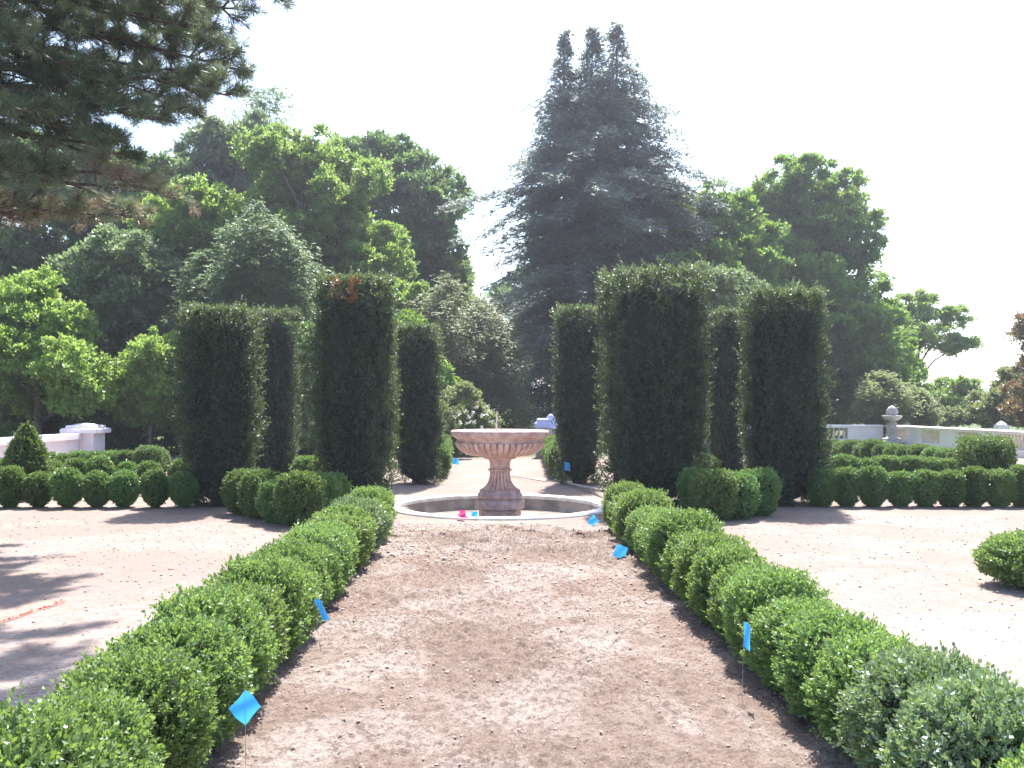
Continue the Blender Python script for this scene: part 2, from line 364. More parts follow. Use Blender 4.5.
# ------------------------------------------------------------------ pool and fountain
pool = thing('fountain_pool', (FC[0], FC[1], 0), 'round empty sunken pool with pale stone kerb around the pink fountain', 'pool')
mb = MB(); n = 96; pr = [(RP + .04, -.01), (RP, -.03), (RP - .02, -.10), (RP - .05, -.235), (0.02, -.24)]
mb.lathe(pr, n, caps=False)
mb.build('basin', 'pool', pool, smooth=True)
mb = MB(); rr = random.Random(3)
nk = 22
for k in range(nk):
    a0 = 2 * PI * k / nk + .004; a1 = 2 * PI * (k + 1) / nk - .004; q = []; hh = .035 + rr.uniform(-.004, .004)
    sub = 6; ring = []
    for (r, z) in ((RP + .002, -.10), (RP - .005, hh - .012), (RP + .01, hh), (RK - .012, hh), (RK, hh - .012), (RK, -.10)):
        ring.append([(r * math.cos(a0 + (a1 - a0) * i / sub), r * math.sin(a0 + (a1 - a0) * i / sub), z) for i in range(sub + 1)])
    vs = [p_ for rw in ring for p_ in rw]; m_ = sub + 1; fs = []
    for i in range(5):
        for j in range(sub): fs.append([i * m_ + j, i * m_ + j + 1, (i + 1) * m_ + j + 1, (i + 1) * m_ + j])
    for j in (0, sub): fs.append([i * m_ + j for i in range(6)])
    mb.add(vs, fs)
mb.build('kerb', 'kerb', pool)
S_ = F / 15.4
ft = thing('pedestal_fountain', (FC[0], FC[1], -.24), 'pink granite basin fountain on fluted pedestal in the middle of the round pool', 'fountain')
def zz(py): return 1.7 - (py - 407) / S_ + .24
def rr_(px): return px / S_
# base blocks
mb = MB(); mb.lathe([(rr_(21), 0), (rr_(21), zz(509)), (rr_(20), zz(508.6))], 8); mb.build('plinth', 'granite2', ft, smooth=False)
mb = MB(); mb.lathe([(rr_(24.5), zz(508)), (rr_(24.5), zz(501)), (rr_(23.5), zz(499.5)), (rr_(22), zz(499)), (rr_(21.5), zz(498))], 8); mb.build('pedestal_base', 'granite2', ft)
mb = MB(); mb.lathe([(rr_(21), zz(498)), (rr_(22.5), zz(496.5)), (rr_(22.5), zz(494.5)), (rr_(21), zz(493)), (rr_(20), zz(492)), (rr_(20.5), zz(490.5)), (rr_(19), zz(489))], 48); mb.build('base_moulding', 'granite2', ft, smooth=True)
def flute(n, amp): return lambda k, a: 1 - amp * abs(math.sin(a * n / 2)) ** .6 * 1.0 + amp * .4
mb = MB(); pr = []
for i in range(15):
    u = i / 14; r = 9.9 + (17.8 - 9.9) * (1 - u) ** 3.1; pr.append((rr_(r), zz(489 - 18 * u)))
mb.lathe(pr, 240, mod=lambda k, a: 1.03 - .13 * max(0, 1 - abs(math.sin(a * 10)) / .5)); mb.build('fluted_shaft', 'granite', ft)
mb = MB(); mb.lathe([(rr_(10.3), zz(471.2)), (rr_(11.6), zz(470.6)), (rr_(11.9), zz(469.6)), (rr_(11.4), zz(468.8)), (rr_(10.2), zz(468.4)), (rr_(9.9), zz(466)), (rr_(10.2), zz(462)), (rr_(11.5), zz(459.5)), (rr_(14.5), zz(458.6)), (rr_(16.5), zz(457.6)), (rr_(16.5), zz(456.2))], 48)
mb.build('neck', 'granite', ft, smooth=True)
mb = MB(); pr = [(rr_(15), zz(456.6)), (rr_(21), zz(456.3))]
for i in range(12):
    u = i / 11; pr.append((rr_(25 + 20 * math.sin(u * PI / 2) ** .9), zz(455.8 - 13.6 * (1 - math.cos(u * PI / 2)) ** .8)))
mb.lathe(pr, 480, mod=lambda k, a: 1 - (.075 * max(0, 1 - (abs(math.cos(a * 22)) / .42)) + .02 * (1 - abs(math.cos(a * 22)))) * min(1, k / 3))
mb.build('gadrooned_bowl', 'granite', ft)
mb = MB(); mb.lathe([(rr_(44), zz(442)), (rr_(43), zz(440.8)), (rr_(43.2), zz(439)), (rr_(46), zz(437.2)), (rr_(48.6), zz(435.8)), (rr_(49.4), zz(433.5)), (rr_(49.2), zz(431.4)), (rr_(48), zz(430.2)), (rr_(45), zz(430.0)), (rr_(42), zz(430.6)), (rr_(40), zz(434)), (rr_(30), zz(444)), (rr_(10), zz(448)), (.02, zz(448))], 128, caps=False)
rim = mb.build('basin_rim', 'granite', ft, smooth=True)
mb = MB(); mb.tube([(-.07, .0, zz(450)), (-.065, .0, zz(430)), (-.05, 0, zz(411))], [.016, .014, .012], 8); mb.build('nozzle_pipe', 'metal', ft)

# ------------------------------------------------------------------ boxwood
def bush_shape(kind):
    """returns radius factor and height profile sampler"""
def make_bush(name, R, H, NS, K, L, W, stem, mats, seed, blocky=2.6, cone=False, flowers=0, foot=.32):
    global rng
    old = rng; rng = np.random.default_rng(seed)
    def surf(d, dep):
        # superellipsoid from z=0..H centred at H*.5, a bit narrower at the foot
        e = blocky; k = (np.abs(d[:, 0]) ** e + np.abs(d[:, 1]) ** e + np.abs(d[:, 2]) ** e) ** (-1 / e)
        q = d * k[:, None] * dep[:, None]
        z = q[:, 2]
        if cone: wv = np.clip(1 - .62 * np.clip((z + .45) / 1.45, 0, 1) ** 1.2, .12, 1)
        else: wv = np.where(z < -.15, 1 - foot * (np.clip(-(z + .15), 0, 1) / .85) ** 1.6, 1)
        lump = 1 + .10 * vnoise(d, seed, 2.4) + .075 * vnoise(d, seed + 1, 6)
        return np.stack([q[:, 0] * R * wv * lump, q[:, 1] * R * wv * lump, H * (.5 + .5 * z * (1 + .05 * vnoise(d, seed + 2, 2)))], -1)
    d = rdir(NS); dep = 1 - .22 * rng.random(NS) ** 1.5 + (rng.random(NS) < .08) * .14 * rng.random(NS)
    P = surf(d, dep)
    Dr = unit(d * np.array([1, 1, .8]) + np.array([0, 0, .55]) + rng.normal(size=(NS, 3)) * .38)
    P[:, 2] = np.maximum(P[:, 2], .015)
    P = P - Dr * stem * .6
    patch = np.clip(.5 + .5 * vnoise(d, seed + 5, 1.8), 0, 1)
    V, T = sprigs(P, Dr, K, stem * (.7 + .7 * rng.random(NS)), L, W, 1.0, .35, tint=patch * .6 + rng.random(NS) * .4)
    parts = [(V, T, 0)]
    if flowers:
        dd = rdir(flowers); dd[:, 2] = np.abs(dd[:, 2]) * .8 - .1; c = surf(unit(dd), np.full(flowers, 1.03))
        pp = (c[:, None, :] + rng.normal(size=(flowers, 26, 3)) * .05).reshape(-1, 3)
        Vf, Tf = sprigs(pp, unit(rdir(len(pp)) + [0, -.3, .6]), 2, .02, .05, .045, 1.2); parts.append((Vf, Tf, 2))
    nz, na = 10, 18; cv = []
    for i in range(nz + 1):
        ph = -PI / 2 + PI * i / nz
        for j in range(na):
            a = 2 * PI * j / na; cv.append((math.cos(ph) * math.cos(a), math.cos(ph) * math.sin(a), math.sin(ph)))
    cv = np.array(cv); cv = surf(unit(cv + 1e-9), np.full(len(cv), .74))
    cf = [(i * na + j, i * na + (j + 1) % na, (i + 1) * na + (j + 1) % na, (i + 1) * na + j) for i in range(nz) for j in range(na)]
    me = leafmesh(name, parts, (cv, cf, 1))
    for q in mats: me.materials.append(M[q])
    if flowers: pass
    me['R'] = R; rng = old
    return me
# stem under each bush
def stem_mesh():
    mb = MB(); mb.tube([(0, 0, -.02), (.01, 0, .08), (0, .01, .2)], [.03, .025, .02], 7)
    for a in (0, 2, 4): mb.tube([(0, 0, .06), (.05 * math.cos(a), .05 * math.sin(a), .2)], [.015, .01], 5)
    me = mb.mesh('stem'); me.materials.append(M['bark']); return me
STEM = stem_mesh()
near = [make_bush('foliage', .292, .60, 3400, 9, .021, .0125, .05, ['box', 'darkcore'], 100 + k, 2.8, foot=.25) for k in range(5)]
grey = make_bush('foliage', .315, .61, 3500, 9, .021, .012, .055, ['box_grey', 'darkcore'], 140, 2.3)
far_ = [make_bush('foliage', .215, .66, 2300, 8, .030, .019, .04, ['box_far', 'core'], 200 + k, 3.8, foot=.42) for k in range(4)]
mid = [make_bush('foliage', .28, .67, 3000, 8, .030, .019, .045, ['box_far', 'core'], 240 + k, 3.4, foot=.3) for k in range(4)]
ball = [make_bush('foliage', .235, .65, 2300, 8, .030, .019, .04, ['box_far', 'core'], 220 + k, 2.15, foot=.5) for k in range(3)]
ORD = ['first', 'second', 'third', 'fourth', 'fifth', 'sixth', 'seventh', 'eighth', 'ninth', 'tenth', 'eleventh', 'twelfth', 'thirteenth', 'fourteenth', 'fifteenth', 'sixteenth', 'seventeenth', 'eighteenth', 'nineteenth', 'twentieth', 'twenty-first', 'twenty-second', 'twenty-third', 'twenty-fourth', 'twenty-fifth', 'twenty-sixth', 'twenty-seventh', 'twenty-eighth']
br = random.Random(11)
def put_bush(me, x, y, label, group, s=1.0, sz=1.0, sx=1.0):
    t = thing('boxwood_bush', (x, y, 0), label, 'bush', group, br.random() * 6.28 if sx == 1 else 0)
    o = link('foliage', me, [], t); o.scale = (s * sx, s, s * sz)
    link('stem', STEM, [], t)
    return t
# hedge along the path, right side, from the pool end towards the camera
ys_ = 12.3; k = 0
while ys_ > 2.0:
    g_ = (2.95 < ys_ < 3.85)
    x = 1.865 + br.uniform(-.03, .03)
    put_bush(grey if g_ else near[k % 5], x, ys_, f'{ORD[k]} boxwood bush from the pool end in the hedge right of the soil path', 'boxwood bushes of the hedge right of the path', br.uniform(.93, 1.09), br.uniform(.92, 1.07))
    ys_ -= br.uniform(.49, .565); k += 1
ys_ = 11.75; k = 0
while ys_ > 2.0:
    x = -1.56 + br.uniform(-.03, .03)
    put_bush(grey if k in (3, ) else near[(k + 2) % 5], x, ys_, f'{ORD[k]} boxwood bush from the pool end in the hedge left of the soil path', 'boxwood bushes of the hedge left of the path', br.uniform(.92, 1.1), br.uniform(.90, 1.07))
    ys_ -= br.uniform(.49, .565); k += 1
# bed rows
def row(pts, lab, grp, s=1.0, sz=1.0, ms=far_):
    for k, (x, y) in enumerate(pts):
        put_bush(ms[br.randrange(len(ms))], x, y, lab.replace('#', ORD[k]), grp, s * br.uniform(.93, 1.08), sz * br.uniform(.93, 1.04))
row([(X(px, 15.25), 15.25 + br.uniform(-.04, .04)) for px in (183, 156, 124, 97, 68, 38, 10, -18, -46, -74)], '# boxwood ball from the yew column in the front row of the left bed', 'boxwood balls in the front row of the left bed', 1.02, .97, ball)
row([(X(px, 18.3), 18.3 + br.uniform(-.05, .05)) for px in (183, 150, 127, 101, 77, 52, 27, 2)], '# boxwood ball from the yew column in the second row of the left bed', 'boxwood balls in the second row of the left bed', 1.05, .95, ball)
row([(X(px, 23 - (160 - px) * .012), 23 - (160 - px) * .012) for px in range(158, 20, -16)], '# low boxwood from the yew column in the back row of the left bed', 'boxwoods in the back row of the left bed', .95, .92, mid)
row([(X(px, 15.35), 15.35 + br.uniform(-.04, .04)) for px in (822, 847, 873, 901, 926, 950, 974, 999, 1024, 1049, 1074)], '# boxwood from the yew column in the front row of the right bed', 'boxwoods in the front row of the right bed', .93, 1.02)
row([(X(px, 19.6), 19.6 + br.uniform(-.05, .05)) for px in range(822, 1000, 22)], '# boxwood from the yew column in the second row of the right bed', 'boxwoods in the second row of the right bed', 1.0, .90, mid)
row([(10.5 + .09 * k, 29.0 - .52 * k) for k in range(15)], '# boxwood from the far end of the back row in the right bed', 'boxwoods in the back row of the right bed', 1.05, .96, mid)
row([(X(a, b), b) for a, b in ((245, 14.3), (262, 13.75), (279, 13.25), (299, 12.9), (318, 13.6), (330, 14.3))], '# clipped boxwood from the left in the short hedge before the left yews', 'boxwoods before the left yews', 1.0, 1.0, mid)
row([(X(a, b), b) for a, b in ((698, 14.4), (714, 13.5), (737, 13.75), (758, 14.15))], '# clipped boxwood from the left in the short hedge before the right yews', 'boxwoods before the right yews', 1.0, 1.0, mid)
row([(-1.3 - .02 * k, 21.6 + .55 * k) for k in range(16)], '# boxwood from the pool in the far hedge left of the path', 'boxwoods of the far left path hedge', 1.05, 1.08, mid)
row([(1.72 + .02 * k, 21.2 + .55 * k) for k in range(16)], '# boxwood from the pool in the far hedge right of the path', 'boxwoods of the far right path hedge', 1.05, 1.08, mid)
row([(X(a, b), b) for a, b in ((308, 19), (322, 18.6), (336, 18.3), (690, 19), (704, 18.6))], '# boxwood from the left among the bushes between the rear yews', 'boxwoods between the rear yews', 1.0, 1.0, mid)
me = make_bush('foliage', .42, .5, 3600, 9, .024, .014, .05, ['box', 'darkcore'], 301, 2.2)
put_bush(me, X(1030, 8.5), 8.5, 'lone low boxwood bush on the sandy yard at the right edge', None)
me = make_bush('foliage', .42, 1.12, 3600, 9, .034, .021, .05, ['box_far', 'darkcore'], 302, 5.5)
put_bush(me, X(986, 17), 17, 'tall block clipped boxwood behind the front row of the right bed', None, 1, 1, 1.001)
me = make_bush('foliage', .46, 1.34, 3200, 9, .034, .020, .06, ['box_far', 'darkcore'], 303, 2.3, cone=True)
put_bush(me, X(27, 16.6), 16.6, 'cone shaped boxwood rising behind the front row of the left bed', None)
me = make_bush('foliage', .36, .95, 2500, 9, .034, .020, .05, ['box_far', 'darkcore'], 304, 5)
put_bush(me, X(150, 22.5), 22.5, 'square clipped boxwood at the yew end of the left bed', None, .9, .82, 1.001)

# ------------------------------------------------------------------ yew columns
def make_yew(x, y, H, rx, ry, NS, seed, label, base=.80, dead=False, tilt=0):
    global rng
    old = rng; rng = np.random.default_rng(seed)
    t = thing('yew_column', (x, y, 0), label, 'clipped yew', 'clipped yew columns around the fountain')
    ph = rng.random(6) * 6.28
    def rad(a, u, fl=1.0):
        e = 3.2; k = (np.abs(np.cos(a)) ** e + np.abs(np.sin(a)) ** e) ** (-1 / e)
        pr = base + (1 - base) * np.clip(u * 2.2, 0, 1) ** .7 + .03 * np.sin(u * 5 + ph[0]) + .025 * np.sin(u * 11 + ph[1]+a*2)
        pr = pr * (1 - .10 * np.clip((u - .96) / .04, 0, 1) ** 2)
        f = .055 * np.sin(a * 7 + ph[2] + u * .8) + .095 * (1 - 2 * np.abs(np.sin(a * 6 + ph[3] - u * .5)) ** .45) + .045 * np.sin(a * 21 + ph[4] + u * 1.3) + .02 * np.sin(a * 5 + u * 22 + ph[5]) + .022 * np.sin(a * 9 - u * 37 + ph[0]) + .018 * np.sin(a * 17 + u * 61 + ph[1]) + .016 * np.sin(a * 31 - u * 83 + ph[2])
        return k * pr * (1 + f * fl)
    nT = int(NS * .13); nS = NS - nT
    a = rng.random(nS) * 2 * PI; u = rng.random(nS); r = rad(a, u); 
    dep = 1 - .18 * rng.random(nS) ** 1.5 + .10 * rng.random(nS) ** 8
    ng = 9; nc_ = nS // ng; ac = rng.random(nc_) * 2 * PI; uc = rng.random(nc_) ** .95; rc = rad(ac, uc)
    push = .034 * rng.normal(size=nc_) - .035; push[rng.random(nc_) < .03] += .06
    C0 = np.stack([np.cos(ac) * (rc * rx + push), np.sin(ac) * (rc * ry + push), uc * H], -1); oc_ = np.stack([np.cos(ac), np.sin(ac), ac * 0], -1)
    dc = unit(oc_ * .8 + np.array([0, 0, .75]) + rng.normal(size=(nc_, 3)) * .35)
    P = (C0[:, None, :] + rng.normal(size=(nc_, ng, 3)) * np.array([.042, .042, .07])).reshape(-1, 3)
    Dr = unit(np.repeat(dc, ng, 0) + (P - np.repeat(C0, ng, 0)) * 5 + rng.normal(size=(len(P), 3)) * .35)
    ctint = np.repeat(rng.random(nc_), ng)
    a2 = rng.random(nT) * 2 * PI; q = rng.random(nT) ** .5; r2 = rad(a2, np.ones(nT)) * q
    lump = .075 * vnoise(np.stack([np.cos(a2) * q, np.sin(a2) * q, q * 0], -1), seed, 5)
    P2 = np.stack([np.cos(a2) * r2 * rx, np.sin(a2) * r2 * ry, H - .08 + lump - .05 * q ** 4 + .06 * rng.random(nT) ** 3], -1)
    D2 = unit(np.array([0, 0, 1.]) + rng.normal(size=(nT, 3)) * .45 + np.stack([np.cos(a2) * q, np.sin(a2) * q, q * 0], -1) * .4)
    P = np.concatenate([P, P2]); Dr = np.concatenate([Dr, D2]); P = P - Dr * .05
    P[:, 2] = np.maximum(P[:, 2], .03)
    stripe = .5 + .6 * vnoise(P * np.array([4, 4, .45]), seed + 3, 2.2)
    tn = np.clip(stripe, 0, 1) * .5 + .2 * rng.random(len(P)) + .3 * np.concatenate([ctint, rng.random(nT)])
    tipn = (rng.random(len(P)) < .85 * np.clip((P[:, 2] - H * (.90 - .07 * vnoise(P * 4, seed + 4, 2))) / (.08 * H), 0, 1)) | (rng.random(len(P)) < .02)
    sl = .13 * (.6 + .8 * rng.random(len(P)))
    V, T = sprigs(P[~tipn], Dr[~tipn], 10, sl[~tipn] * .75, .036, .018, 1.05, .5, tint=tn[~tipn])
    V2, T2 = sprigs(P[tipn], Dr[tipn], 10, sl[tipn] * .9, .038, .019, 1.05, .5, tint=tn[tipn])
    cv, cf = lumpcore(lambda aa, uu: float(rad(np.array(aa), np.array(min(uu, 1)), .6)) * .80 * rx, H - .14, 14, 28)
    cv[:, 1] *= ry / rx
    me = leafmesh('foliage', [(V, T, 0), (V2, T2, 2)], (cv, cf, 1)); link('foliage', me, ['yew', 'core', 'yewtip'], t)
    mb = MB()
    for k in range(5):
        b = k * 1.3; mb.tube([(.12 * math.cos(b), .12 * math.sin(b), -.05), (.25 * rx * math.cos(b), .25 * ry * math.sin(b), H * .5)], [.05, .03], 7)
    mb.build('trunk', 'bark', t)
    if dead:
        n_ = 60; P = np.stack([rng.normal(size=n_) * .03 + rng.choice([-.22, .04, .05, .1], n_), -ry * (1.0 + rng.random(n_) * .03), H - .1 - rng.random(n_) * .42], -1)
        V, T = sprigs(P, unit(np.array([0, -.5, .8]) + rng.normal(size=(n_, 3)) * .3), 9, .1, .045, .014, .9)
        link('dead_patch', leafmesh('dead_patch', [(V, T, 0)]), 'yewdead', t)['label'] = 'orange dead tuft near the top'
    rng = old
    return t
def yew_px(l, r, top, D, n, seed, label, **k):
    w_ = (r - l) / F * D; H = Z(top, D - w_ * .4)
    make_yew(X((l + r) / 2, D), D + 0, H, w_ * .465, w_ * .45, n, seed, label, **k)
yew_px(181, 260, 306, 15.7, 8500, 31, 'dark clipped yew column at the far left, shorter than its right neighbour in front', base=.66)
yew_px(314, 397, 274, 15.6, 9000, 32, 'tall clipped yew column left of the pool with an orange dead tuft near its top', base=.80, dead=True)
yew_px(600, 708, 266, 15.9, 11500, 33, 'widest and tallest clipped yew column, right of the pool', base=.93)
yew_px(744, 824, 289, 15.9, 9000, 34, 'dark clipped yew column at the far right beside the right bed', base=.86)
yew_px(248, 300, 309, 20.6, 5500, 35, 'narrow clipped yew column standing behind the gap between the two left front columns', base=.86)
yew_px(394, 443, 324, 20.0, 5500, 36, 'narrow clipped yew column just left of the far path, beside the pink fountain', base=.85)
yew_px(554, 604, 306, 20.0, 5500, 37, 'narrow clipped yew column just right of the far path, beside the pink fountain', base=.88)
yew_px(705, 748, 310, 20.6, 5000, 38, 'narrow clipped yew column filling the gap between the two right front columns', base=.9)

# ------------------------------------------------------------------ broadleaf trees
def limb_mesh(root_pts, H, R, name='trunk', n_seg=5, seed=0, tr=.3):
    mb = MB(); r = random.Random(seed)
    cx = sum(b[0] for b in root_pts) / len(root_pts); cyy = sum(b[1] for b in root_pts) / len(root_pts)
    pts = [(0, 0, -.1)]; rad = [tr * 1.25]
    for i in range(1, 6): u = i / 5; pts.append((cx * u * .6 + r.uniform(-.1, .1), cyy * u * .6 + r.uniform(-.1, .1), H * .75 * u)); rad.append(tr * (1 - .8 * u))
    mb.tube(pts, rad, 10)
    for b in root_pts:
        zf = min(.7, max(.18, (b[2] / H) * .6)); s = Vector((cx * .6 * zf / .75, cyy * .6 * zf / .75, H * zf * .95))
        e = Vector(b); m_ = s.lerp(e, .5) + Vector((r.uniform(-.3, .3), r.uniform(-.3, .3), r.uniform(.0, .4)))
        mb.tube([s, m_, e], [tr * .42, tr * .25, tr * .08], 6)
        for k in range(4):
            d = Vector((r.uniform(-1, 1), r.uniform(-1, 1), r.uniform(-.4, .9))).normalized(); q = m_.lerp(e, r.random()); mb.tube([q, q + d * R * .55, q + d * R * 1.0 + Vector((0, 0, .2))], [tr * .12, tr * .07, tr * .02], 5)
    return mb
def broadleaf(name, label, cat, px0, D, blobs, mname, seed, leaf=.17, dens=1.0, group=None, clump=.62, gap=.0, tr=.28, depth=1.0, flat=.6, open_=0.0):
    """blobs: (px, py, rx_px, ry_px[, dD]) picked off the tree's outline, given real depth here"""
    global rng
    old = rng; rng = np.random.default_rng(seed)
    t = thing(name, (X(px0, D), D, 0), label, cat, group)
    B = []; 
    for b in blobs:
        d = b[4] if len(b) > 4 else rng.uniform(-1, 1) * 1.2
        B.append((X(b[0], D + d) - t.location.x, d, Z(b[1], D + d), b[2] / F * D, (b[2] + b[3]) / 2 / F * D * depth, b[3] / F * D))
    VV = []; TT = []
    SB = []
    for (x, y, z, rx, ry, rz) in B:
        ns_ = int(7 + 4 * rng.random()); d0 = rdir(ns_); 
        for q_ in range(ns_):
            f_ = .30 + .28 * rng.random(); o_ = d0[q_] * (.60 + .36 * rng.random())
            SB.append((x + o_[0] * rx, y + o_[1] * ry, z + o_[2] * rz, rx * f_ * 1.15, ry * f_ * 1.15, rz * f_ * (.6 + .35 * rng.random()) * (1.1 if flat > .5 else .9)))
        SB.append((x, y, z, rx * .6, ry * .6, rz * .6))
    for (x, y, z, rx, ry, rz) in SB:
        area = 4 * PI * ((rx * ry) ** 1.6 / 3 + (rx * rz) ** 1.6 / 3 + (ry * rz) ** 1.6 / 3) ** (1 / 1.6)
        nc = int(max(5, area / (clump ** 2) * 0.72 * dens * (1 - open_)))
        d = rdir(nc); rr_2 = (.60 + .46 * rng.random(nc) ** .8) * (1 + .2 * vnoise(d + x, seed + 9, 2.2))
        c = d * rr_2[:, None] * np.array([rx, ry, rz]) + np.array([x, y, z])
        # every clump: a flattened pad of sprigs
        ns = int(22 * (clump / .6) ** 2 * (.17 / leaf) ** 1.6) + 3
        cr = clump * (.40 + .75 * rng.random(nc) ** 1.3)
        off = rng.normal(size=(nc, ns, 3)) * .30; off[:, :, 2] *= flat * .75; off[:, :, 2] -= .5 * (off[:, :, 0] ** 2 + off[:, :, 1] ** 2)
        P = (c[:, None, :] + off * cr[:, None, None]); P = P.reshape(-1, 3)
        o2 = unit(off + d[:, None, :] * .5).reshape(-1, 3)
        Dr = unit(o2 * .5 + np.array([0, 0, .6]) + rng.normal(size=P.shape) * .45)
        ct = np.repeat(rng.random(nc), ns) * .5 + rng.random(nc * ns) * .5
        V, T = sprigs(P, Dr, 5, leaf * 1.6, leaf, leaf * .62, 1.05, .6, tint=ct); VV.append(V); TT.append(T)
    V = np.concatenate(VV); T = np.concatenate(TT)
    keep = V.reshape(-1, 4, 3)[:, :, 2].min(1) > .02
    V = V.reshape(-1, 4, 3)[keep].reshape(-1, 3); T = T[keep]
    link('crown', leafmesh('crown', [(V, T, 0)]), mname, t)
    H = max(b[2] + b[5] * .6 for b in B)
    R = sum((b[3] + b[5]) / 2 for b in B) / len(B)
    limb_mesh([(b[0], b[1], b[2]) for b in B], H, R, seed=seed, tr=tr).build('trunk', 'bark', t, smooth=True)
    rng = old; print(name, len(T)); return t

TG = 'trees around the garden'
# left side
broadleaf('maple_tree', 'big dark green maple whose round crown ends left of the giant conifer', 'tree', 410, 50, [(395, 175, 35, 32), (425, 205, 34, 40), (440, 250, 28, 42), (400, 240, 45, 50), (370, 200, 40, 45), (385, 300, 55, 50), (440, 300, 25, 38), (350, 160, 22, 18), (365, 370, 60, 45), (420, 370, 50, 45)], 'mapleD', 41, .19, 1.0, TG, .8, tr=.4)
broadleaf('leafy_tree', 'bright light green tree with feathery twigs above the tall left yew', 'tree', 320, 40, [(300, 165, 42, 36), (345, 190, 45, 45), (280, 210, 45, 45), (330, 245, 55, 45), (270, 150, 25, 20), (370, 240, 30, 40), (360, 290, 50, 40), (300, 290, 50, 40), (390, 310, 30, 30), (330, 350, 60, 50), (395, 370, 40, 40)], 'light', 42, .14, .9, TG, .6, tr=.3)
broadleaf('leafy_tree', 'dark bluish tree behind the hemlock, under the bare spruce tip', 'tree', 225, 50, [(215, 165, 34, 38), (245, 150, 30, 26), (200, 210, 40, 45), (255, 190, 30, 50), (230, 250, 50, 50)], 'greyg', 43, .19, .95, TG, .85, tr=.35)
broadleaf('leafy_tree', 'mid green tree between the pine boughs and the hemlock', 'tree', 195, 38, [(200, 215, 30, 28), (180, 250, 34, 36), (215, 260, 34, 36), (185, 300, 45, 40), (160, 225, 24, 26), (230, 330, 50, 45), (180, 360, 45, 45)], 'light', 44, .15, .9, TG, .6, tr=.25)
broadleaf('leafy_tree', 'grey green tree with shimmering leaves left of the far left yew', 'tree', 140, 34, [(135, 255, 32, 28), (120, 290, 36, 36), (150, 300, 32, 40), (140, 340, 40, 35), (90, 270, 30, 34), (120, 385, 45, 40)], 'greyg', 45, .13, .9, TG, .55, tr=.22)
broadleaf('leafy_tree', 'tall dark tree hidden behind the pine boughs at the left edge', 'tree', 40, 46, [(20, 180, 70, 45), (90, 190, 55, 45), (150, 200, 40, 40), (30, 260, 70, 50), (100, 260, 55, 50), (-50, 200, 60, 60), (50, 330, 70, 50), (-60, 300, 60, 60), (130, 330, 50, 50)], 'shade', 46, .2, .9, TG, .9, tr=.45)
broadleaf('leafy_tree', 'lime green small tree behind the white wall at the left edge', 'tree', 40, 30, [(30, 305, 34, 26), (62, 330, 32, 26), (20, 350, 40, 34), (70, 375, 32, 30), (35, 395, 36, 26), (85, 400, 22, 24), (-20, 360, 40, 40), (0, 310, 30, 26)], 'lime', 47, .115, .85, TG, .42, tr=.16)
broadleaf('leafy_shrub', 'lime green shrub behind the stone pier, left of the far left yew', 'shrub', 150, 31, [(150, 355, 26, 22), (165, 385, 28, 26), (130, 385, 24, 26), (150, 410, 32, 22), (172, 350, 16, 16)], 'lime', 48, .11, .85, TG, .40, tr=.10)
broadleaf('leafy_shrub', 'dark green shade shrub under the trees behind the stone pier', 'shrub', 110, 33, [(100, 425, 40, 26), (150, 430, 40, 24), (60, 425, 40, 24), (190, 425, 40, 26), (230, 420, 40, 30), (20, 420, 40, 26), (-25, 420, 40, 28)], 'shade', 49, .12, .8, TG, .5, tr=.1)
broadleaf('leafy_shrub', 'green shrub between the narrow yew and the tall left yew', 'shrub', 305, 29, [(300, 400, 24, 40), (310, 350, 20, 40), (305, 440, 24, 20)], 'mapleD', 50, .11, .8, TG, .4, tr=.1)
broadleaf('leafy_shrub', 'bright green shrub above the narrow yew left of the fountain', 'shrub', 415, 34, [(405, 345, 22, 26), (425, 370, 22, 30), (440, 400, 22, 30), (400, 400, 26, 36)], 'maple', 51, .12, .85, TG, .42, tr=.1)
tt = broadleaf('flowering_shrub', 'loose pale green shrub dotted with white flower heads behind the fountain basin', 'flowering shrub', 463, 31, [(452, 405, 16, 14), (472, 407, 15, 13), (462, 424, 28, 18), (440, 420, 14, 16), (484, 424, 12, 14), (464, 396, 10, 9)], 'pale', 330, .085, 1.1, None, .3, tr=.05)
r_ = np.random.default_rng(12); n_ = 46; bx = r_.choice([-.3, .3, 0, -.6, .55], n_); P = np.stack([bx + r_.normal(size=n_) * .28, -.55 + r_.normal(size=n_) * .2, 1.3 + r_.random(n_) * 1.05 - np.abs(bx) * .7], -1)
pp = (P[:, None, :] + r_.normal(size=(n_, 12, 3)) * .03).reshape(-1, 3); dd = r_.normal(size=pp.shape); dd /= np.linalg.norm(dd, axis=1, keepdims=True)
V, T = sprigs(pp, dd, 2, .02, .045, .04, 1.2); link('flower_heads', leafmesh('flower_heads', [(V, T, 0)]), 'petal', tt)
